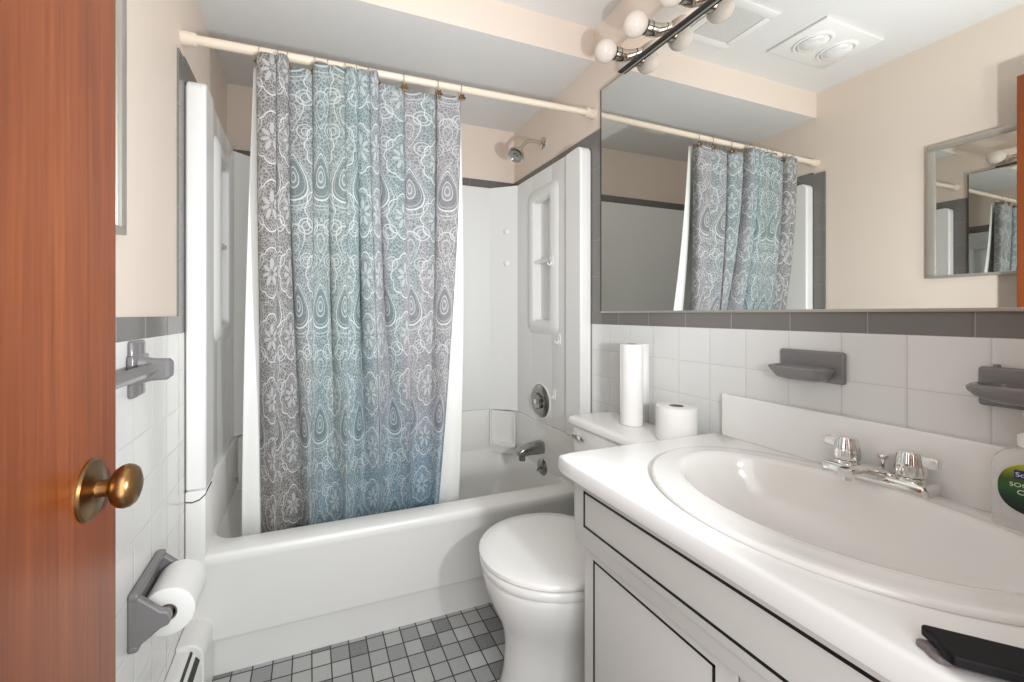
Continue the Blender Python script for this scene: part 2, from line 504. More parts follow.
# ------------------------------------------------------------------ surround panels
sur = thing('tub_surround', 'white moulded wall surround above the bathtub', 'tub surround', ((L + R) / 2, 1.8, 0.605))
def side(sgn):
    W = (R - 0.0005) if sgn > 0 else (L + 0.0005)
    def X2(d): return W - sgn * d
    def sb(bm, d0, d1, y0, y1, z0, z1, bev=0.0):
        a, b_ = sorted((X2(d0), X2(d1))); box(bm, a, b_, y0, y1, z0, z1, bev, 3)
    bm = new(); ZT = 1.872
    sb(bm, 0, 0.042, 1.50, 1.69, 0.606, ZT, 0.003)
    sb(bm, 0, 0.042, 1.868, B - 0.008, 0.606, ZT, 0.003)
    sb(bm, 0, 0.0418, 1.68, 1.88, 0.606, 1.12); sb(bm, 0, 0.0418, 1.68, 1.88, 1.72, ZT - 0.002)
    sb(bm, 0, 0.006, 1.68, 1.88, 1.10, 1.73)
    # raised, softly bowed frame round the shelf recess
    def yz(e, d): return [Vector((X2(d), q.x, q.y)) for q in rrect(1.630 + e, 1.912 - e, 1.050 + e, 1.790 - e, 0.045 if e < 0.03 else 0.018, 0, 5)]
    loft(bm, [yz(0, 0.030), yz(0, 0.042), yz(0.008, 0.0475), yz(0.026, 0.054), yz(0.044, 0.0565), yz(0.056, 0.0555), yz(0.062, 0.052), yz(0.066, 0.030), yz(0.070, 0.008)], False, True)
    p = obj('side_panel', bm, FIBRE, sur)
    bm = new()
    # front flange with rounded upper corner
    prof = []
    a, b_ = 1.4475, 1.56
    out = [(a, 0.606), (b_, 0.606), (b_, ZT - 0.004)] + [(a + 0.03 - 0.03 * math.sin(t), ZT - 0.03 + 0.03 * math.cos(t)) for t in [PI / 2 * i / 6 for i in range(7)]]
    prism(bm, out, 0, X2(0.0), X2(0.056))
    obj('front_flange', bm, FIBRE, sur, bev=0.007)
    bm = new()
    # shelf across the recess, hollowed front edge
    pts = [(X2(0.004), 1.69), (X2(0.004), 1.868), (X2(0.050), 1.868)] + [(X2(0.050 - 0.012 * math.sin(PI * i / 8)), 1.868 - 0.178 * i / 8) for i in range(1, 9)]
    prism(bm, pts, 2, 1.408, 1.424)
    obj('shelf', bm, FIBRE, p, bev=0.003)
    return p
side(1); side(-1)
bm = new(); box(bm, L + 0.042, R - 0.042, B - 0.034, B - 0.007, 0.606, 1.872, 0.003)
obj('back_panel', bm, FIBRE, sur)
for s in (-1, 1):
    bm = new(); prism(bm, [corner_pt(s, -0.03, 0.0), corner_pt(s, 1.06, 0.0), corner_pt(s, 1.06, -0.02), corner_pt(s, -0.03, -0.02)], 2, 0.606, 1.871)
    obj('corner_panel', bm, FIBRE, sur)

# hairline crack caulk on the left flange is part of the joint between panels
bm = new(); tube(bm, [(L + 0.002, YF - 0.001, 0.575), (L + 0.02, YF - 0.0015, 0.572), (L + 0.04, YF - 0.0015, 0.578), (L + 0.055, YF - 0.001, 0.592), (L + 0.0575, 1.47, 0.600), (L + 0.0575, 1.52, 0.6025)], 0.0018, 6)
obj('joint_seam', bm, DARK, tub)

# small stick-on hooks
def hook(name, label, loc, nrm, s=1.0):
    a, p, q = frame_of(nrm)
    t = thing(name, label, 'hook', loc, None)
    bm = new(); o = Vector(loc)
    if name == 'suction_hook':
        lathe(bm, [(0.019 * s, 0), (0.018 * s, 0.003), (0.009 * s, 0.007), (0.004 * s, 0.009)], o, a, 24); obj('suction_cup', bm, PLAST, t)
        bm = new(); tube(bm, [o + a * 0.008, o + a * 0.014 + Vector((0, 0, -0.006)), o + a * 0.015 + Vector((0, 0, -0.018)), o + a * 0.021 + Vector((0, 0, -0.021)), o + a * 0.025 + Vector((0, 0, -0.014))], 0.0025, 8); obj('hook_arm', bm, PLAST, t)
    else:
        w = Vector((0, 1, 0))
        bm = new(); pts = []
        loops = []
        for d in (0.0005, 0.004):
            loops.append([o + a * d + w * 0.013 * math.copysign(abs(math.cos(k)) ** 0.6, math.cos(k)) + Vector((0, 0, 0.026 * math.copysign(abs(math.sin(k)) ** 0.6, math.sin(k)))) for k in [2 * PI * i / 24 for i in range(24)]])
        loft(bm, loops); obj('hook_plate', bm, PLAST, t)
        bm = new(); tube(bm, [o + a * 0.003 + Vector((0, 0, -0.004)), o + a * 0.010 + Vector((0, 0, -0.016)), o + a * 0.020 + Vector((0, 0, -0.016)), o + a * 0.024 + Vector((0, 0, -0.004))], 0.0032, 8); obj('hook_arm', bm, PLAST, t)
    return t
cpx, cpy = corner_pt(1, 0.62, 0.0008)
hook('suction_hook', 'upper white suction hook on the chamfered corner of the surround', (cpx, cpy, 1.62), (-0.62, -0.78, 0))
hook('suction_hook', 'lower white suction hook on the chamfered corner of the surround', (cpx, cpy, 1.44), (-0.62, -0.78, 0))
hook('wall_hook', 'white stick-on hook beside the surround shelf recess', (R - 0.0570, 1.665, 1.40), (-1, 0, 0))
hook('wall_hook', 'white stick-on hook just below the surround shelf recess', (R - 0.0425, 1.625, 1.03), (-1, 0, 0))
hook('wall_hook', 'white stick-on hook to the right of the shower valve', (R - 0.0425, 1.665, 0.765), (-1, 0, 0))

# ------------------------------------------------------------------ tub fittings
vx = R - 0.0428
t = thing('shower_valve', 'round chrome shower valve plate with knob above the tub spout', 'valve', (vx, 1.79, 0.71))
bm = new(); lathe(bm, [(0.082, 0), (0.082, 0.003), (0.072, 0.010), (0.05, 0.013), (0.03, 0.014)], (vx, 1.79, 0.71), (-1, 0, 0), 48); obj('escutcheon', bm, DCHROME, t)
bm = new(); lathe(bm, [(0.092, 0), (0.092, 0.003), (0.086, 0.0045), (0.083, 0.002)], (vx, 1.79, 0.71), (-1, 0, 0), 48, cap=False); obj('gasket_ring', bm, PLAST, t)
bm = new()
loops = []
for h, rr in ((0.013, 0.038), (0.016, 0.040), (0.024, 0.040), (0.028, 0.036), (0.029, 0.02)):
    loops.append([Vector((vx - h, 1.79 + (rr * (1 + 0.10 * math.cos(5 * k))) * math.cos(k), 0.71 + (rr * (1 + 0.10 * math.cos(5 * k))) * math.sin(k))) for k in [2 * PI * i / 60 for i in range(60)]])
loft(bm, loops); obj('valve_knob', bm, DCHROME, t)
bm = new(); lathe(bm, [(0.013, 0), (0.012, 0.004), (0.0, 0.005)], (vx - 0.0288, 1.79, 0.71), (-1, 0, 0), 24); obj('index_cap', bm, CHROME, t)

sx = R - 0.0565
bm = new()
loops = []
for d, zc, h, w in ((0.0, 0.490, 0.030, 0.030), (0.02, 0.490, 0.030, 0.029), (0.06, 0.486, 0.026, 0.027), (0.10, 0.480, 0.021, 0.024), (0.125, 0.474, 0.016, 0.021), (0.132, 0.472, 0.011, 0.017)):
    loops.append([Vector((sx - d, 1.757 + w * math.copysign(abs(math.cos(k)) ** 0.5, math.cos(k)), zc + h * math.copysign(abs(math.sin(k)) ** 0.5, math.sin(k)))) for k in [2 * PI * i / 28 for i in range(28)]])
loft(bm, loops)
cyl(bm, (sx - 0.110, 1.757, 0.468), (sx - 0.110, 1.757, 0.436), 0.017, 0.016)
tag(obj('tub_spout', bm, DCHROME), 'dark chrome tub spout low on the right surround wall', 'spout')
t = thing('overflow_plate', 'small round dark overflow plate with lever under the tub spout', 'overflow plate', (sx, 1.748, 0.39))
bm = new(); lathe(bm, [(0.041, 0), (0.041, 0.003), (0.034, 0.009), (0.012, 0.012), (0.0, 0.0125)], (sx, 1.748, 0.392), (-1, 0, 0), 36); obj('plate', bm, DCHROME, t)
bm = new(); tube(bm, [(sx - 0.010, 1.748, 0.392), (sx - 0.026, 1.750, 0.386), (sx - 0.030, 1.752, 0.376)], 0.0035, 8); obj('lever', bm, DCHROME, t)

t = thing('overhead_shower', 'chrome shower head on a bent arm above the right surround wall', 'shower head', (R + 0.006, 1.845, 2.04))
bm = new(); lathe(bm, [(0.031, 0), (0.030, 0.004), (0.020, 0.010), (0.012, 0.012)], (R + T, 1.845, 2.042), (-1, 0, 0), 32); obj('wall_flange', bm, NICKEL, t)
arm = [(R, 1.845, 2.042), (R - 0.045, 1.845, 2.046), (R - 0.075, 1.845, 2.042), (R - 0.100, 1.845, 2.028), (R - 0.122, 1.845, 2.003), (R - 0.132, 1.845, 1.990)]
bm = new(); tube(bm, arm, 0.0095, 16); obj('arm', bm, NICKEL, t)
hd = Vector((-0.62, -0.22, -0.80)).normalized(); ho = Vector((R - 0.128, 1.845, 1.994))
bm = new(); lathe(bm, [(0.010, 0), (0.0145, 0.004), (0.0145, 0.012), (0.011, 0.016), (0.016, 0.020), (0.030, 0.030), (0.043, 0.044), (0.0455, 0.052), (0.044, 0.057), (0.040, 0.0578), (0.0395, 0.055)], ho, hd, 40); obj('head', bm, NICKEL, t)
bm = new(); lathe(bm, [(0.039, 0.051), (0.039, 0.0560), (0.030, 0.0575), (0.028, 0.0555), (0.014, 0.0560), (0.013, 0.062), (0.0, 0.063)], ho, hd, 36)
obj('spray_face', bm, DCHROME, t)

# ------------------------------------------------------------------ rod, rings, curtain, liner
YR = 1.440
def zrod(x): return 1.985 + (x - L) / (R - L) * 0.024
t = thing('shower_rod', 'cream shower curtain rod spanning the alcove', 'curtain rod', ((L + R) / 2, YR, 1.995))
bm = new(); cyl(bm, (L + 0.004, YR, zrod(L)), (0.16, YR, zrod(0.16)), 0.0145, seg=24); obj('rod_sleeve', bm, CREAM, t)
bm = new(); cyl(bm, (0.159, YR, zrod(0.159)), (R - 0.004, YR, zrod(R)), 0.0125, seg=24); obj('rod_tube', bm, CREAM, t)
for x, s, m_ in ((L - T, 1, 0), (R + T, -1, 0)):
    bm = new(); lathe(bm, [(0.021, 0), (0.021, 0.012), (0.0195, 0.022), (0.0195, 0.038), (0.016, 0.042)], (x, YR, zrod(x)), (s, 0, 0), 28); obj('end_flange', bm, CREAM, t)

RX = [-0.150, -0.096, -0.066, 0.017, 0.058, 0.114, 0.152, 0.193, 0.220, 0.317, 0.444, 0.535]
where = ['first from the left', 'second from the left', 'third from the left', 'fourth from the left', 'fifth from the left', 'sixth from the left', 'sixth from the right', 'fifth from the right', 'fourth from the right', 'third from the right', 'second from the right', 'at the right end']
ZTOP = 1.966
def ring_parts():
    o = (RX[0], YR, zrod(RX[0]))
    r = thing('curtain_ring', '', 'curtain ring', o, 'rings on the shower rod')
    bm = new(); rr = 0.024
    tube(bm, [(o[0], YR + 0.020 * math.sin(a), o[2] - 0.008 + rr * math.cos(a) - (0.006 if math.cos(a) < -0.6 else 0)) for a in [2 * PI * i / 24 for i in range(24)]], 0.0014, 6, True)
    obj('wire', bm, NICKEL, r)
    bm = new(); c = Vector((o[0], YR - 0.021, o[2] - 0.044))
    loops = []
    for h, rad in ((0.0, 0.0125), (0.003, 0.0125), (0.0055, 0.009), (0.006, 0.003)):
        loops.append([c + Vector((rad * (1 + 0.16 * math.cos(6 * k)) * math.cos(k), -h, rad * (1 + 0.16 * math.cos(6 * k)) * math.sin(k))) for k in [2 * PI * i / 36 for i in range(36)]])
    loft(bm, loops); obj('medallion', bm, BRONZE, r)
    return r
ring0 = ring_parts()
for i, x in enumerate(RX):
    r = ring0
    if i:
        r = ring0.copy(); C.objects.link(r)
        for ch in list(ring0.children):
            c = ch.copy(); C.objects.link(c); c.parent = r
    r.location = (x, YR, zrod(x))
    r['label'] = 'wire curtain ring with bronze rosette on the rod, ' + where[i]

# curtain cloth: pleats between the rings, merging to broader folds below
NS, NZ, W_CL = 260, 56, 1.80
def top_pt(s):
    if s <= 0: s = 1e-6
    if s >= 1: s = 1 - 1e-6
    k = s * 11; i = int(k); t = k - i
    g = RX[i + 1] - RX[i]
    slack = max(0.0, 0.150 - g)
    amp = 0.014 + slack * 0.46
    om = min(0.35 * g, 0.018) * math.sin(2 * PI * t)            # overhang of the loop
    return RX[i] + g * t - om, YR + 0.012 - amp * math.sin(PI * t) ** 0.75 + 0.006, math.sin(PI * t) * (-0.012 if g > 0.08 else 0.010)
FB = [(0.0, 0.0), (0.16, 0.19), (0.20, 0.215), (0.37, 0.38), (0.40, 0.40), (0.52, 0.54), (0.56, 0.56), (0.72, 0.70), (0.76, 0.725), (0.88, 0.87), (1.0, 1.0)]
def bot_pt(s):
    x0, x1 = -0.165, 0.500
    k = None
    for (a, fa), (b_, fb) in zip(FB, FB[1:]):
        if a <= s <= b_: k = fa + (fb - fa) * (s - a) / (b_ - a); break
    bulge = 0.5 + 0.5 * math.cos(2 * PI * (s * 5.6 + 0.52 + 0.10 * math.sin(7 * s)))
    rip = 0.006 * math.sin(2 * PI * s * 13 + 1.0)
    ph = 2 * PI * (s * 5.6 + 0.52 + 0.10 * math.sin(7 * s))
    return x0 + (x1 - x0) * (0.3 * k + 0.7 * s) - 0.017 * math.sin(ph) * min(1, s * 12, (1 - s) * 12), 1.600 - 0.074 * (bulge ** 0.75) + rip * 0.6 + 0.030
me_v, me_uv, faces = [], [], []
ZBOT = 0.335
for j in range(NZ + 1):
    f = j / NZ
    w = max(0.0, (f - 0.08) / 0.92); w = w * w * (3 - 2 * w); w = 0.35 * f + 0.65 * w
    for i in range(NS + 1):
        s = i / NS
        xt, yt, dz = top_pt(s); xb, yb = bot_pt(s)
        z = ZTOP + (zrod(xt) - 1.997) + (ZBOT + 0.006 * math.sin(9 * s) - ZTOP) * f + dz * (1 - f) ** 6
        ymid = YR + 0.180 * f ** 2.2
        yy = ymid + (yt - YR) * (1 - w) * (1 - 0.25 * w) + (yb - 1.590) * w
        me_v.append((xt * (1 - w) + xb * w, yy, z)); me_uv.append((s * W_CL, (1 - f) * 1.66))
for j in range(NZ):
    for i in range(NS):
        a = j * (NS + 1) + i
        faces.append((a, a + NS + 1, a + NS + 2, a + 1))
def sheet(name, verts, faces, uvs, mat, thick):
    w = Vector((sum(v[0] for v in verts) / len(verts), sum(v[1] for v in verts) / len(verts), min(v[2] for v in verts)))
    me = bpy.data.meshes.new(name)
    me.from_pydata([Vector(v) - w for v in verts], [], faces)
    uv = me.uv_layers.new(name='UVMap')
    for lp in me.loops: uv.data[lp.index].uv = uvs[lp.vertex_index]
    for p in me.polygons: p.use_smooth = True
    me.materials.append(mat)
    o = bpy.data.objects.new(name, me); C.objects.link(o); o.location = w
    md = o.modifiers.new('thickness', 'SOLIDIFY'); md.thickness = thick; md.offset = 0
    return o
CUR = curtain_mat()
tag(sheet('shower_curtain', me_v, faces, me_uv, CUR, 0.0012), 'blue grey paisley shower curtain hanging in pleats and tucked into the bathtub', 'shower curtain')
lv, lf, luv = [], [], []
NS2, NZ2 = 150, 30
for j in range(NZ2 + 1):
    f = j / NZ2
    for i in range(NS2 + 1):
        s = i / NS2
        x = (-0.170 - 0.066 * f) + s * ((0.546 + 0.075 * f) - (-0.170 - 0.066 * f))
        y = YR + 0.030 + 0.180 * f ** 2.2 + 0.036 * f + 0.005 * math.sin(2 * PI * s * 9 + 1.5 * f) * (0.6 + 0.4 * f)
        z = 1.962 + (zrod(x) - 1.997) + (0.30 - 1.962) * f
        lv.append((x, y, z)); luv.append((s, f))
for j in range(NZ2):
    for i in range(NS2):
        a = j * (NS2 + 1) + i; lf.append((a, a + NS2 + 1, a + NS2 + 2, a + 1))
tag(sheet('shower_liner', lv, lf, luv, LINER, 0.001), 'plain white shower liner behind the paisley curtain', 'shower liner')

# ------------------------------------------------------------------ mirror and vanity light
mir = thing('wall_mirror', 'large frameless wall mirror above the vanity', 'mirror', (R, 0.72, 1.158))
bm = new(); box(bm, R - 0.005, R - 0.0004, 0.06, 1.380, 1.160, 2.077); obj('mirror_glass', bm, MIRROR, mir, 0)
bm = new(); box(bm, R - 0.007, R - 0.0002, 0.06, 1.383, 1.1535, 1.1605, 0.001); obj('bottom_channel', bm, STEEL, mir)
bm = new(); box(bm, R - 0.0058, R - 0.0002, 1.380, 1.3845, 1.16, 2.077); obj('edge_strip', bm, DARK, mir, 0)
bm = new(); box(bm, R - 0.008, R - 0.0002, 0.06, 1.382, 2.076, 2.0805, 0.001); obj('top_channel', bm, STEEL, mir)

LB = thing('vanity_light_bar', 'chrome strip light with round bulbs above the wall mirror', 'light fixture', (R, 0.85, 2.08))
bm = new(); box(bm, R - 0.020, R + T, 0.38, 1.262, 2.086, 2.186, 0.003); obj('mirrored_backplate', bm, simple('polished_plate', (0.86, 0.82, 0.77, 1), 0.03, 1.0, var=0), LB)
bm = new(); box(bm, R - 0.0215, R + T, 0.38, 1.264, 2.0812, 2.0875); obj('underside_shade', bm, DARK, LB, 0)  # dark strip puts the bar's shaded, mirrored underside into colour
ZBU = 2.128
for k in range(6):
    y = 1.234 - 0.148 * k
    x0 = R - 0.028
    bm = new(); lathe(bm, [(0.0235, -0.0085), (0.0235, 0.018), (0.0220, 0.019), (0.0220, 0.021), (0.0235, 0.022), (0.0235, 0.040), (0.019, 0.041)], (x0, y, ZBU), (-1, 0, 0), 32)
    so = obj('lamp_socket', bm, NICKEL, LB)
    bm = new(); lathe(bm, [(0.0238, 0.0185), (0.0238, 0.0215)], (x0, y, ZBU), (-1, 0, 0), 32); lathe(bm, [(0.0238, 0.040), (0.0215, 0.044)], (x0, y, ZBU), (-1, 0, 0), 32)
    obj('socket_ring', bm, DARK, so)
    bm = new(); rr = 0.040; cx = 0.044 + 0.034
    prof = [(0.0185, 0.041)] + [(rr * math.sin(a), cx - rr * math.cos(a)) for a in [0.52 + (PI - 0.52) * i / 16 for i in range(17)]]
    lathe(bm, prof, (x0, y, ZBU), (-1, 0, 0), 36)
    obj('globe_bulb', bm, BULB, LB)

# ------------------------------------------------------------------ left wall: medicine cabinet, towel bar, paper holder, heater
mc = thing('medicine_cabinet', 'mirrored medicine cabinet set in the left wall', 'medicine cabinet', (L, 0.79, 1.315))
bm = new()
y0, y1, z0, z1 = 0.585, 1.003, 1.308, 1.902
for a in ((y0, y1, z0, z0 + 0.013), (y0, y1, z1 - 0.026, z1), (y0, y0 + 0.02, z0 + 0.013, z1 - 0.026), (y1 - 0.026, y1, z0 + 0.013, z1 - 0.026)):
    box(bm, L - T, L + 0.010, *a, 0.0015)
obj('cabinet_frame', bm, STEEL, mc)
bm = new(); box(bm, L - T, L + 0.0035, y0 + 0.018, y1 - 0.024, z0 + 0.011, z1 - 0.024); obj('mirror_door', bm, MIRROR, mc, 0)

tb = thing('towel_bar', 'grey ceramic towel bar on the left wall behind the door edge', 'towel bar', (L, 0.85, 0.97))
for yc in (1.065, 0.60):
    bm = new(); box(bm, L, L + 0.012, yc - 0.036, yc + 0.036, 0.970, 1.092, 0.006, 3)
    box(bm, L + 0.002, L + 0.016, yc - 0.045, yc + 0.045, 1.000, 1.062, 0.006, 3)
    # arm that carries the bar
    loops = []
    for d, h, w in ((0.010, 0.034, 0.030), (0.024, 0.027, 0.024), (0.036, 0.024, 0.022), (0.064 if yc > 1 else 0.050, 0.023, 0.021), (0.070 if yc > 1 else 0.0535, 0.017, 0.016)):
        loops.append([Vector((L + d, yc + w * math.copysign(abs(math.cos(k)) ** 0.45, math.cos(k)), 1.028 + h * math.copysign(abs(math.sin(k)) ** 0.45, math.sin(k)))) for k in [2 * PI * i / 24 for i in range(24)]])
    loft(bm, loops); obj('bracket', bm, CERAM, tb)
bm = new(); r = 0.0145
bx, bz = L + 0.038, 1.030
prism(bm, [(bx - r, bz), (bx, bz - r), (bx + r, bz), (bx, bz + r)], 1, 0.60, 1.072)
obj('square_bar', bm, CERAM, tb, 0, bev=0.002)

hx = L + 0.063; hz = 0.497
th_ = thing('toilet_paper_holder', 'grey ceramic paper holder on the left wall above the heater', 'paper holder', (L, 1.12, 0.44))
bm = new()
box(bm, L, L + 0.010, 1.028, 1.212, 0.438, 0.562, 0.006, 3)
box(bm, L, L + 0.020, 1.028, 1.212, 0.545, 0.562, 0.006, 3); box(bm, L, L + 0.020, 1.028, 1.212, 0.438, 0.453, 0.006, 3)
obj('back_plate', bm, CERAM, th_)
for ya, yb in ((1.030, 1.047), (1.193, 1.210)):
    bm = new()
    out = [(L + 0.004, 0.440), (L + 0.004, 0.560), (L + 0.016, 0.556), (hx - 0.004, hz + 0.019), (hx + 0.010, hz + 0.015), (hx + 0.016, hz), (hx + 0.010, hz - 0.015), (hx - 0.004, hz - 0.019), (L + 0.014, 0.444)]
    prism(bm, out, 1, ya, yb); obj('arm', bm, CERAM, th_, bev=0.004)
bm = new(); cyl(bm, (hx, 1.044, hz), (hx, 1.196, hz), 0.0115, seg=20); obj('roller', bm, simple('dark_roller', srgb(84, 80, 79), 0.4), th_)
def roll(bm, o, axis, r0, r1, h, seg=48):
    lathe(bm, [(r0, 0.0), (r1 - 0.003, 0.0), (r1, 0.002), (r1, h - 0.002), (r1 - 0.003, h), (r0, h), (r0, 0.0)], o, axis, seg, cap=False)
tp = thing('toilet_paper_roll', 'white toilet paper roll in the grey ceramic holder', 'toilet paper', (hx, 1.12, hz))
bm = new(); roll(bm, (hx, 1.060, hz - 0.006), (0, 1, 0), 0.0190, 0.052, 0.118)
lathe(bm, [(0.0521, 0.003), (0.0527, 0.003), (0.0527, 0.115), (0.0521, 0.115)], (hx, 1.060, hz - 0.006), (0, 1, 0), 48, cap=False)
obj('paper', bm, PAPER, tp)
bm = new(); roll(bm, (hx, 1.0605, hz - 0.006), (0, 1, 0), 0.0178, 0.0189, 0.117); obj('cardboard_core', bm, KRAFT, tp)

ht = thing('baseboard_heater', 'white metal baseboard heater along the left wall floor', 'heater', (L, 1.0, 0))
def hprof(o=0.0):
    return [(L + 0.001, 0.004 - o), (L + 0.062 + o, 0.004 - o), (L + 0.066 + o, 0.012), (L + 0.066 + o, 0.135 + o), (L + 0.060 + o, 0.152 + o), (L + 0.036 + o, 0.186 + o), (L + 0.026 + o, 0.190 + o), (L + 0.001, 0.190 + o)]
bm = new(); prism(bm, hprof(), 1, 0.50, 1.360); obj('heater_body', bm, ENAMEL, ht, bev=0.002)
bm = new()
prism(bm, [(L + 0.060, 0.1535), (L + 0.062, 0.1555), (L + 0.0525, 0.1675), (L + 0.0505, 0.1655)], 1, 0.52, 1.350)
prism(bm, [(L + 0.0425, 0.1780), (L + 0.0445, 0.1800), (L + 0.0395, 0.1862), (L + 0.0375, 0.1845)], 1, 0.52, 1.350)
obj('louvre_slot', bm, DARK, ht, 0)
bm = new()
cap = [(L + 0.001, 0.002), (L + 0.072, 0.002), (L + 0.072, 0.150)] + [(L + 0.072 - 0.045 * (1 - math.cos(a)), 0.158 + 0.045 * math.sin(a)) for a in [PI / 2 * i / 6 for i in range(7)]] + [(L + 0.001, 0.203)]
prism(bm, cap, 1, 1.352, 1.470); obj('end_cap', bm, ENAMEL, ht, bev=0.004)

# ------------------------------------------------------------------ ceiling: fan grille and lamp fixture (seen in the mirror)
fg = thing('exhaust_fan_grille', 'white slatted exhaust fan grille on the ceiling, seen in the wall mirror', 'vent', (0.60, 1.22, ZC))
bm = new(); gx0, gx1, gy0, gy1 = 0.48, 0.755, 1.10, 1.34
for a in ((gx0, gx1, gy0, gy0 + 0.035), (gx0, gx1, gy1 - 0.035, gy1), (gx0, gx0 + 0.035, gy0 + 0.03, gy1 - 0.03), (gx1 - 0.035, gx1, gy0 + 0.03, gy1 - 0.03)):
    box(bm, *a, ZC - 0.007, ZC - 0.0002, 0.002)
obj('grille_frame', bm, ENAMEL, fg)
bm = new(); box(bm, gx0 + 0.03, gx1 - 0.03, gy0 + 0.03, gy1 - 0.03, ZC - 0.003, ZC - 0.0002); obj('fan_opening', bm, simple('shaded_duct', srgb(120, 119, 117), 0.7), fg, 0)
n = 22
bm = new()
for k in range(n):
    x = gx0 + 0.038 + (gx1 - gx0 - 0.076) * (k + 0.5) / n
    box(bm, x - 0.0032, x + 0.0032, gy0 + 0.033, gy1 - 0.033, ZC - 0.006, ZC - 0.003)
obj('slats', bm, ENAMEL, fg, 0)
hl = thing('ceiling_heat_lamp', 'white ceiling fixture with two round lamps, seen in the wall mirror', 'ceiling light', (0.08, 1.16, ZC))
cx, cy = 0.085, 1.16
bm = new(); box(bm, cx - 0.20, cx + 0.20, cy - 0.115, cy + 0.115, ZC - 0.012, ZC - 0.0002, 0.004); obj('trim_plate', bm, ENAMEL, hl)
for dx in (-0.085, 0.085):
    bm = new(); lathe(bm, [(0.072, 0.0), (0.072, 0.004), (0.066, 0.007), (0.060, 0.006), (0.058, 0.0)], (cx + dx, cy, ZC - 0.012), (0, 0, -1), 40, cap=False); rg = obj('lamp_ring', bm, ENAMEL, hl)
    bm = new(); lathe(bm, [(0.056, 0.0), (0.056, 0.008), (0.050, 0.016), (0.034, 0.023), (0.015, 0.026), (0.0, 0.0265)], (cx + dx, cy, ZC - 0.012), (0, 0, -1), 40); obj('reflector_lamp', bm, simple('silvered_lamp', (0.88, 0.88, 0.87, 1), 0.15, 0.35, var=0.06, vscale=30), hl)

# ------------------------------------------------------------------ toilet
to = thing('toilet', 'white two-piece toilet with closed lid between vanity and bathtub', 'toilet', (0.78, 1.087, 0))
CY = 1.087
def egg(xf, xb, w, z, n=48, cyo=0.0, fl=0.0):
    """plan outline, front towards -x; fl squares off the back"""
    xc = xf + (xb - xf) * 0.52; P = []
    for i in range(n):
        a = 2 * PI * i / n; c, s = math.cos(a), math.sin(a)
        if c < 0: x = xc + (xc - xf) * c; yy = w * s
        else:
            x = xc + (xb - xc) * math.copysign(abs(c) ** (1 - 0.5 * fl), c); yy = w * math.copysign(abs(s) ** (1 - 0.35 * fl), s)
        P.append(Vector((x, CY + cyo + yy, z)))
    return P
bm = new()
loft(bm, [egg(0.540, 0.985, 0.142, 0.0, fl=1), egg(0.538, 0.985, 0.143, 0.012, fl=1), egg(0.545, 0.98, 0.138, 0.03, fl=1), egg(0.553, 0.97, 0.133, 0.08, fl=1), egg(0.556, 0.96, 0.132, 0.15, fl=.8),
          egg(0.550, 0.95, 0.137, 0.20, fl=.6), egg(0.532, 0.94, 0.150, 0.245, fl=.4), egg(0.510, 0.93, 0.168, 0.29, fl=.3), egg(0.494, 0.92, 0.181, 0.335, fl=.3), egg(0.488, 0.915, 0.187, 0.365, fl=.3), egg(0.487, 0.915, 0.188, 0.380, fl=.3), egg(0.491, 0.912, 0.185, 0.386, fl=.3)])
box(bm, 0.86, 1.10, CY - 0.115, CY + 0.115, 0.30, 0.388, 0.02, 3)
obj('bowl', bm, WHITE, to, 50)
bm = new(); loft(bm, [egg(0.484, 0.905, 0.190, 0.3885, fl=.3), egg(0.480, 0.908, 0.194, 0.392, fl=.3), egg(0.480, 0.908, 0.194, 0.412, fl=.3), egg(0.484, 0.905, 0.190, 0.4155, fl=.3)]); obj('seat', bm, WHITE, to, 50)
bm = new(); loft(bm, [egg(0.482, 0.908, 0.192, 0.4185, fl=.3), egg(0.477, 0.912, 0.196, 0.422, fl=.3), egg(0.477, 0.912, 0.196, 0.432, fl=.3), egg(0.484, 0.906, 0.190, 0.4375, fl=.3), egg(0.53, 0.87, 0.15, 0.4405, fl=.3), egg(0.62, 0.79, 0.07, 0.4420, fl=.3)]); obj('lid', bm, WHITE, to, 50)
for dy in (-0.075, 0.075):
    bm = new(); box(bm, 0.890, 0.922, CY + dy - 0.02, CY + dy + 0.02, 0.402, 0.440, 0.008, 3); obj('hinge', bm, WHITE, to)
bm = new()
def tk(x0, y0, y1, z, r=0.03): return rrect(x0, 1.118, y0, y1, r, z, 6)
loft(bm, [tk(0.955, 0.915, 1.270, 0.402), tk(0.950, 0.905, 1.280, 0.41), tk(0.932, 0.892, 1.300, 0.60), tk(0.929, 0.889, 1.304, 0.737)])
obj('tank', bm, WHITE, to)
bm = new()
loft(bm, [tk(0.925, 0.886, 1.308, 0.7375), tk(0.917, 0.878, 1.316, 0.741), tk(0.915, 0.876, 1.318, 0.755), tk(0.920, 0.881, 1.313, 0.764), tk(0.930, 0.891, 1.303, 0.7665)])
obj('tank_lid', bm, WHITE, to, 50)
fh = None
bm = new(); lathe(bm, [(0.012, 0), (0.012, 0.006), (0.007, 0.010)], (0.930, 1.265, 0.700), (-1, 0, 0), 20)
box(bm, 0.914, 0.923, 1.205, 1.277, 0.691, 0.709, 0.004, 3)
fh = obj('flush_handle', bm, CHROME, to); fh['label'] = 'chrome handle'

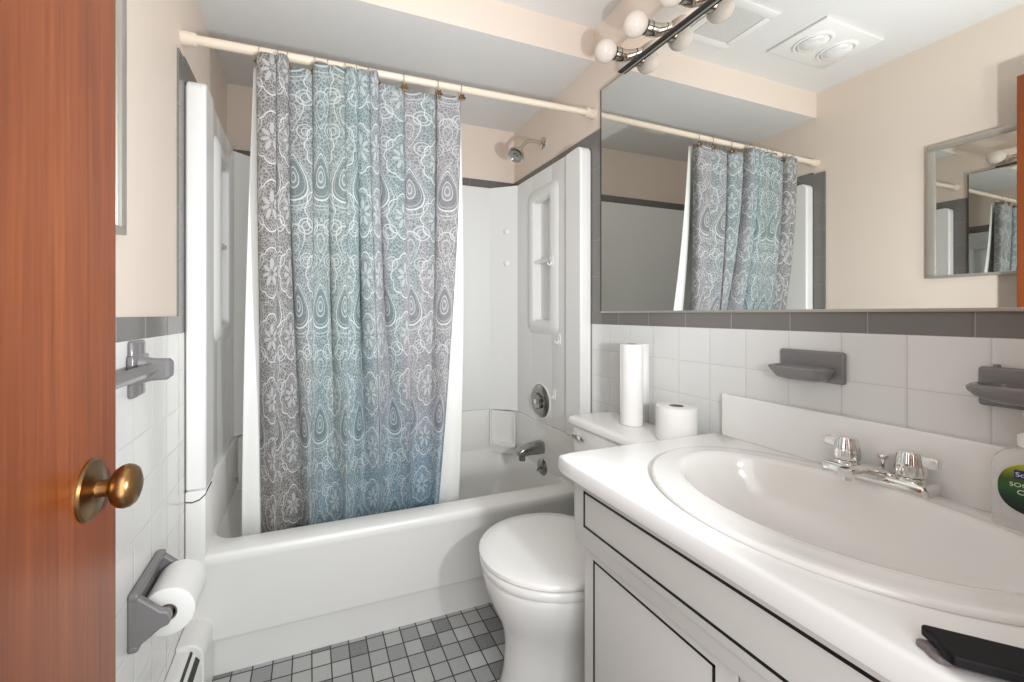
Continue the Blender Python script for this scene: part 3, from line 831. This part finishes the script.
# rolls standing on the tank lid
ZL = 0.7667
PX, PY = 1.050, 1.118
pt = thing('paper_towel_roll', 'tall slim paper towel roll standing on the toilet tank lid', 'paper towels', (PX, PY, ZL))
bm = new(); roll(bm, (PX, PY, ZL), (0, 0, 1), 0.018, 0.036, 0.279); obj('paper', bm, PAPER, pt)
bm = new()
pts = [(PX + 0.0372 * math.cos(a), PY + 0.0372 * math.sin(a)) for a in [math.radians(160 - 10 * i) for i in range(11)]]
x_, y_ = pts[-1]
pts += [(x_ + 0.010, y_ - 0.006), (x_ + 0.021, y_ - 0.014), (x_ + 0.033, y_ - 0.020), (x_ + 0.046, y_ - 0.026), (x_ + 0.058, y_ - 0.033)]
loft(bm, [[Vector((p[0], p[1], ZL + 0.001)) for p in pts], [Vector((p[0], p[1], ZL + 0.277)) for p in pts]], False, False, close=False)
so = obj('loose_sheet', bm, PAPER, pt); md = so.modifiers.new('thickness', 'SOLIDIFY'); md.thickness = 0.0012; md.offset = 0
bm = new(); roll(bm, (PX, PY, ZL), (0, 0, 1), 0.0168, 0.0179, 0.279); obj('cardboard_core', bm, KRAFT, pt)
pr = thing('toilet_paper_roll', 'white toilet paper roll standing upright on the toilet tank lid', 'toilet paper', (1.05, 0.936, ZL))
bm = new(); roll(bm, (1.050, 0.936, ZL), (0, 0, 1), 0.021, 0.057, 0.104); obj('paper', bm, PAPER, pr)
bm = new(); roll(bm, (1.050, 0.936, ZL), (0, 0, 1), 0.0196, 0.0209, 0.1035); obj('cardboard_core', bm, KRAFT, pr)

# ------------------------------------------------------------------ vanity cabinet
va = thing('vanity_cabinet', 'white vanity cabinet with black inlay lines under the countertop', 'vanity', (0.87, 0.43, 0))
bm = new(); box(bm, 0.648, R - 0.002, 0.045, 0.830, 0.09, 0.62, 0.002); box(bm, 0.71, R - 0.002, 0.05, 0.825, 0.001, 0.092)
obj('carcass', bm, CABM, va)
bm = new()
for a in ((0.611, 0.628, 0.040, 0.836), (0.627, R - 0.003, 0.819, 0.836), (0.627, R - 0.003, 0.040, 0.057), (R - 0.02, R - 0.003, 0.056, 0.820)):
    box(bm, *a, 0.600, 0.754, 0.001)
prism(bm, [(0.6112, 0.63), (0.66, 0.63), (0.66, 0.605), (0.640, 0.605)], 1, 0.041, 0.835)
obj('upper_case', bm, CABM, va)
def inlay(x, y0, y1, z0, z1, w, parent):
    bm = new()
    for a in ((y0, y1, z0, z0 + w), (y0, y1, z1 - w, z1), (y0, y0 + w, z0, z1), (y1 - w, y1, z0, z1)):
        box(bm, x - 0.0006, x + 0.003, *a)
    o = obj('inlay_line', bm, BLACK, parent, 0); o['label'] = 'black inlay line'
    return o
bm = new(); box(bm, 0.605, 0.612, 0.043, 0.833, 0.632, 0.751, 0.003); fp = obj('drawer_front', bm, CABM, va)
inlay(0.605, 0.07, 0.796, 0.650, 0.735, 0.0056, fp)
for ya, yb, za in ((0.4510, 0.829, 0.10), (0.047, 0.4475, 0.10)):
    bm = new(); box(bm, 0.632, 0.648, ya, yb, za, 0.603, 0.003); dp = obj('cabinet_door', bm, CABM, va)
    inlay(0.632, ya + 0.036, yb - 0.034, za + 0.036, 0.5670, 0.0052, dp)

# countertop with a hole for the basin
SXC, SYC = 0.906, 0.470
NPT = 120
def ell(cx, cy, af, ab, b_, z): return [Vector((cx + (af if math.cos(2 * PI * i / NPT) < 0 else ab) * math.cos(2 * PI * i / NPT), cy + b_ * math.sin(2 * PI * i / NPT), z)) for i in range(NPT)]
def crect(e, z, r=0.022):
    x0, x1, y0, y1 = 0.577 + e, R - 0.002, 0.004, 0.872 - e
    def inside(x, y):
        if not (x0 <= x <= x1 and y0 <= y <= y1): return False
        if x < x0 + r and y > y1 - r: return (x - x0 - r) ** 2 + (y - y1 + r) ** 2 <= r * r
        return True
    P = []
    for i in range(NPT):
        a = angs[i]; lo, hi = 0.0, 1.5
        for _ in range(40):
            m_ = (lo + hi) / 2
            if inside(SXC + m_ * math.cos(a), SYC + m_ * math.sin(a)): lo = m_
            else: hi = m_
        P.append(Vector((SXC + lo * math.cos(a), SYC + lo * math.sin(a), z)))
    return P
angs = [2 * PI * i / NPT for i in range(NPT)]
for (x, y) in ((R - 0.002, 0.872), (R - 0.002, 0.004), (0.577, 0.004), (0.580, 0.869)):
    a = math.atan2(y - SYC, x - SXC) % (2 * PI)
    k = min(range(NPT), key=lambda i: abs(angs[i] - a)); angs[k] = a
ct = thing('countertop', 'white bathroom countertop with backsplash on the vanity', 'countertop', (0.86, 0.43, 0.755))
bm = new()
hole = lambda z: [Vector((SXC + (0.262 if math.cos(a) < 0 else 0.188) * math.cos(a), SYC + 0.288 * math.sin(a), z)) for a in angs]
loft(bm, [hole(0.757), crect(0.008, 0.757), crect(0.002, 0.760), crect(0.0, 0.767), crect(0.0, 0.792), crect(0.0015, 0.7965), crect(0.004, 0.799), crect(0.009, 0.800), hole(0.800), hole(0.757)], False, False)
bmesh.ops.remove_doubles(bm, verts=bm.verts, dist=1e-5)
obj('top', bm, TOPM, ct, 40)
bm = new(); box(bm, R - 0.021, R - 0.0015, 0.004, 0.846, 0.7995, 0.919, 0.004, 3); obj('backsplash', bm, TOPM, ct)

sk = thing('sink_basin', 'oval white drop-in sink set in the vanity countertop', 'sink', (SXC, SYC, 0.80))
bm = new()
bc = (0.905, 0.470)
def e_(af, ab, b_, z, cx=SXC): return ell(cx, SYC, af, ab, b_, z)
loft(bm, [e_(0.268, 0.192, 0.292, 0.790), e_(0.290, 0.204, 0.310, 0.8004), e_(0.2915, 0.2055, 0.3115, 0.804), e_(0.2895, 0.2035, 0.3095, 0.8085), e_(0.284, 0.198, 0.304, 0.8105), e_(0.262, 0.176, 0.288, 0.8085), e_(0.238, 0.156, 0.276, 0.8095), e_(0.226, 0.150, 0.268, 0.8105), e_(0.219, 0.144, 0.261, 0.8085), e_(0.212, 0.139, 0.253, 0.799),
          e_(0.206, 0.134, 0.247, 0.780), e_(0.195, 0.126, 0.234, 0.752), e_(0.176, 0.114, 0.213, 0.727), e_(0.147, 0.097, 0.180, 0.706), e_(0.110, 0.075, 0.137, 0.692), e_(0.066, 0.050, 0.083, 0.683), e_(0.023, 0.023, 0.023, 0.679)], False, True)
obj('basin', bm, WHITE, sk, 60)
bm = new(); lathe(bm, [(0.021, 0.0), (0.021, 0.003), (0.012, 0.002), (0.0, 0.0018)], (bc[0], SYC, 0.6795), (0, 0, 1), 32); obj('drain', bm, CHROME, sk)

fa = thing('faucet', 'chrome two-handle centerset faucet at the back of the sink', 'faucet', (1.086, 0.487, 0.81))
ZF = 0.8105
bm = new()
loft(bm, [rrect(1.060, 1.114, 0.405, 0.571, 0.008, ZF - 0.002, 6), rrect(1.059, 1.115, 0.405, 0.571, 0.008, ZF + 0.013, 6), rrect(1.062, 1.112, 0.408, 0.568, 0.008, ZF + 0.018, 6), rrect(1.068, 1.107, 0.414, 0.562, 0.008, ZF + 0.021, 6)])
obj('base_plate', bm, CHROME, fa)
bm = new()
loops = []
for d, zc, h, w in ((0.0, 0.014, 0.014, 0.032), (0.020, 0.018, 0.015, 0.027), (0.050, 0.026, 0.011, 0.019), (0.080, 0.031, 0.009, 0.015), (0.103, 0.031, 0.009, 0.0135), (0.110, 0.029, 0.008, 0.012)):
    loops.append([Vector((1.090 - d, 0.487 + w * math.copysign(abs(math.cos(k)) ** 0.6, math.cos(k)), ZF + zc + h * math.copysign(abs(math.sin(k)) ** 0.6, math.sin(k)))) for k in [2 * PI * i / 24 for i in range(24)]])
loft(bm, loops); cyl(bm, (0.990, 0.487, ZF + 0.026), (0.990, 0.487, ZF + 0.014), 0.010, 0.0095, 20)
obj('spout', bm, CHROME, fa)
bm = new(); cyl(bm, (1.108, 0.487, ZF + 0.015), (1.108, 0.487, ZF + 0.042), 0.003, seg=12); lathe(bm, [(0.004, 0.0), (0.009, 0.006), (0.0095, 0.010), (0.006, 0.012)], (1.108, 0.487, ZF + 0.040), (0, 0, 1), 20); obj('lift_rod', bm, CHROME, fa)
for yk, s in ((0.536, 1), (0.438, -1)):
    bm = new()
    lathe(bm, [(0.021, 0.0), (0.021, 0.008), (0.017, 0.010)], (1.087, yk, ZF + 0.018), (0, 0, 1), 32)
    loops = []
    for h, rr in ((0.010, 0.0195), (0.020, 0.0215), (0.040, 0.0195), (0.052, 0.0175), (0.056, 0.0150)):
        loops.append([Vector((1.087 + rr * (1 + 0.05 * math.cos(10 * k)) * math.cos(k), yk + rr * (1 + 0.05 * math.cos(10 * k)) * math.sin(k), ZF + 0.018 + h)) for k in [2 * PI * i / 80 for i in range(80)]])
    loft(bm, loops)
    h_ = obj('handle', bm, CHROME, fa)
    bm = new(); ya, yb = sorted((yk + s * 0.014, yk + s * 0.040)); box(bm, 1.080, 1.094, ya, yb, ZF + 0.050, ZF + 0.070, 0.004, 3)
    obj('lever_tab', bm, simple('satin_chrome', (0.86, 0.86, 0.85, 1), 0.25, 0.6), h_)

# ------------------------------------------------------------------ ceramic fittings over the backsplash
sd = thing('soap_dish', 'grey ceramic soap dish on the white tile above the sink', 'soap dish', (R, 0.63, 0.985))
bm = new(); box(bm, R - 0.012, R, 0.562, 0.697, 0.988, 1.062, 0.006, 3); obj('wall_plate', bm, CERAM, sd)
def tray(y0, y1, z, depth, floor_d):
    bm = new()
    def tl_(e, zz, bk=0.010): return rrect(R - depth + e, R - bk, y0 + e, y1 - e, 0.022, zz, 6)
    loft(bm, [tl_(0.020, z - 0.024), tl_(0.010, z - 0.020), tl_(0.004, z - 0.010), tl_(0.0, z - 0.002), tl_(-0.003, z + 0.005), tl_(0.0, z + 0.009), tl_(0.006, z + 0.008, 0.014), tl_(0.014, z - floor_d, 0.02), tl_(0.024, z - floor_d - 0.003, 0.03)])
    return bm
obj('tray', tray(0.574, 0.690, 1.016, 0.074, 0.004), CERAM, sd, 50)
cu = thing('toothbrush_holder', 'grey ceramic tumbler and toothbrush holder right of the soap dish', 'toothbrush holder', (R, 0.31, 0.985))
bm = new(); box(bm, R - 0.012, R, 0.235, 0.369, 0.986, 1.056, 0.006, 3)
for yq in (0.348, 0.300, 0.258): cyl(bm, (R - 0.006, yq, 1.050), (R - 0.006, yq, 1.0605), 0.0055, 0.004, 14)
obj('wall_plate', bm, CERAM, cu)
bm = new()
def tq(e, zz, bk=0.010): return rrect(R - 0.080 + e, R - bk, 0.240 + e, 0.366 - e, 0.026, zz, 6)
loft(bm, [tq(0.026, 0.998), tq(0.006, 1.008), tq(0.0, 1.018), tq(-0.001, 1.024), tq(0.003, 1.029), tq(0.010, 1.028, 0.014), tq(0.014, 1.018, 0.016), tq(0.024, 1.016, 0.026)])
obj('tray', bm, CERAM, cu, 50)
for yq in (0.335, 0.270):
    bm = new(); lathe(bm, [(0.010, 0), (0.010, 0.0015), (0.0, 0.0016)], (R - 0.050, yq, 1.0158), (0, 0, 1), 20); obj('brush_hole', bm, DARK, cu)

# ------------------------------------------------------------------ soap bottle
bx, by = 1.069, 0.290
# the flat side of the bottle looks at the camera side of the room
ang = math.atan2(-by, -bx) - PI / 2
M = Matrix.Translation((bx, by, 0.8003)) @ Matrix.Rotation(ang, 4, 'Z')      # local: x = width, y = depth (front = -y... towards room)
so_ = thing('soap_bottle', 'clear hand soap bottle with green label at the right end of the counter', 'soap bottle', (bx, by, 0.80))
def bl(w, d, z, n=40, p=0.75): return [M @ Vector((w * math.copysign(abs(math.cos(k)) ** p, math.cos(k)), d * math.copysign(abs(math.sin(k)) ** p, math.sin(k)), z)) for k in [2 * PI * i / n for i in range(n)]]
bm = new()
loft(bm, [bl(0.036, 0.019, 0.0), bl(0.041, 0.0225, 0.004), bl(0.042, 0.0235, 0.03), bl(0.042, 0.0235, 0.105), bl(0.039, 0.022, 0.118), bl(0.030, 0.019, 0.129), bl(0.017, 0.015, 0.136, p=1), bl(0.0135, 0.0135, 0.139, p=1), bl(0.0135, 0.0135, 0.145, p=1)])
obj('bottle_body', bm, CLEAR, so_, 60)
bm = new(); lathe(bm, [(0.0165, 0.139), (0.0165, 0.156), (0.012, 0.159), (0.007, 0.161), (0.006, 0.181), (0.010, 0.182), (0.011, 0.192), (0.0, 0.194)], (bx, by, 0.8003), (0, 0, 1), 28)
t_ = new(); box(t_, -0.006, 0.006, -0.040, 0.0, 0.182, 0.192, 0.003, 2); merge(bm, t_, M)
obj('pump_cap', bm, PLAST, so_)
def label_mat():
    m, nt, b = new_mat('green_label')
    pos, c = coords(nt)
    z = (c[2] - 0.836) / 0.080
    nz = X(nt, noise(nt, 60, None, 2))
    f = z + (nz - 0.5) * 0.25
    r = nt.nodes.new('ShaderNodeValToRGB'); nt.links.new(f.v, r.inputs[0])
    e = r.color_ramp.elements
    e[0].position = 0.1; e[0].color = srgb(14, 26, 22)
    e[1].position = 0.98; e[1].color = srgb(186, 190, 40)
    for p, col in ((0.32, (22, 58, 40)), (0.5, (40, 92, 40)), (0.68, (54, 84, 26)), (0.82, (128, 140, 30))):
        k = e.new(p); k.color = srgb(*col)
    nt.links.new(r.outputs[0], b.inputs['Base Color']); b.inputs['Roughness'].default_value = 0.35
    return m
bm = new()
DL = 0.0245
lab = [M @ Vector((0.0345 * math.cos(k), s * DL, 0.076 + 0.040 * math.copysign(abs(math.sin(k)) ** 0.85, math.sin(k)))) for s in (1,) for k in [2 * PI * i / 48 for i in range(48)]]
lab2 = [M @ Vector((0.0345 * math.cos(k), DL - 0.003, 0.076 + 0.040 * math.copysign(abs(math.sin(k)) ** 0.85, math.sin(k)))) for k in [2 * PI * i / 48 for i in range(48)]]
loft(bm, [lab, lab2]); lb = obj('label_panel', bm, label_mat(), so_, 0); lb['label'] = 'green label'
bm = new(); t_ = new(); box(t_, -0.019, 0.019, DL - 0.001, DL + 0.0008, 0.091, 0.1045, 0.0); merge(bm, t_, M); bg = obj('badge', bm, simple('blue_badge', srgb(36, 34, 110), 0.4), so_, 0); bg['label'] = 'blue badge'
def text(body, size, xc, z, mat, parent, name):
    cu_ = bpy.data.curves.new('t', 'FONT'); cu_.body = body; cu_.size = size; cu_.align_x = 'CENTER'; cu_.extrude = 0.0003
    o = bpy.data.objects.new('t', cu_); C.objects.link(o)
    bpy.context.view_layer.update()
    me = bpy.data.meshes.new_from_object(o.evaluated_get(bpy.context.evaluated_depsgraph_get()))
    bpy.data.objects.remove(o)
    bm = new(); bm.from_mesh(me); bpy.data.meshes.remove(me)
    # text plane x/y -> bottle front: x' = -x (front looks along +y local), y -> z
    MM = M @ Matrix(((-1, 0, 0, xc), (0, 0, 1, DL + 0.0012), (0, 1, 0, z), (0, 0, 0, 1)))
    bmesh.ops.transform(bm, matrix=MM, verts=bm.verts)
    return obj(name, bm, mat, parent, 0)
INK = simple('white_ink', srgb(226, 230, 220), 0.5)
text('Softsoap', 0.0098, 0.001, 0.0945, INK, so_, 'lettering')
text('SOOTHING', 0.0090, 0, 0.0785, INK, so_, 'lettering')
text('CLEAN', 0.0105, 0.0, 0.0670, INK, so_, 'lettering')

# ------------------------------------------------------------------ hair straightener at the front edge of the counter
hs = thing('hair_straightener', 'black flat hair tool lying at the front edge of the countertop', 'hair tool', (0.63, 0.2, 0.80))
d = Vector((0.069, -0.073, 0)).normalized(); nrm = Vector((d.y, -d.x, 0))        # along the tool, towards the front edge
p0 = Vector((0.610, 0.237, 0.8006))
def plate(w0, w1, l0, l1, z0, z1, notch):
    bm = new()
    out = [(l0, w0), (l0 - notch, w0 + 0.004), (l0 - notch * 0.4, w0 + 0.010), (l0 + notch * 0.3, (w0 + w1) / 2), (l0 - notch * 0.2, w1 - 0.008), (l0 + notch, w1), (l1, w1), (l1, w0)]
    loft(bm, [[p0 + d * a + nrm * b_ + Vector((0, 0, z)) for a, b_ in out] for z in (z0, z1)])
    return bm
obj('lower_arm', plate(0.003, 0.030, -0.004, 0.20, 0.0, 0.007, 0.004), GREYP, hs, bev=0.002)
obj('upper_arm', plate(-0.004, 0.041, 0.002, 0.20, 0.0075, 0.019, 0.003), BLKP, hs, bev=0.003)
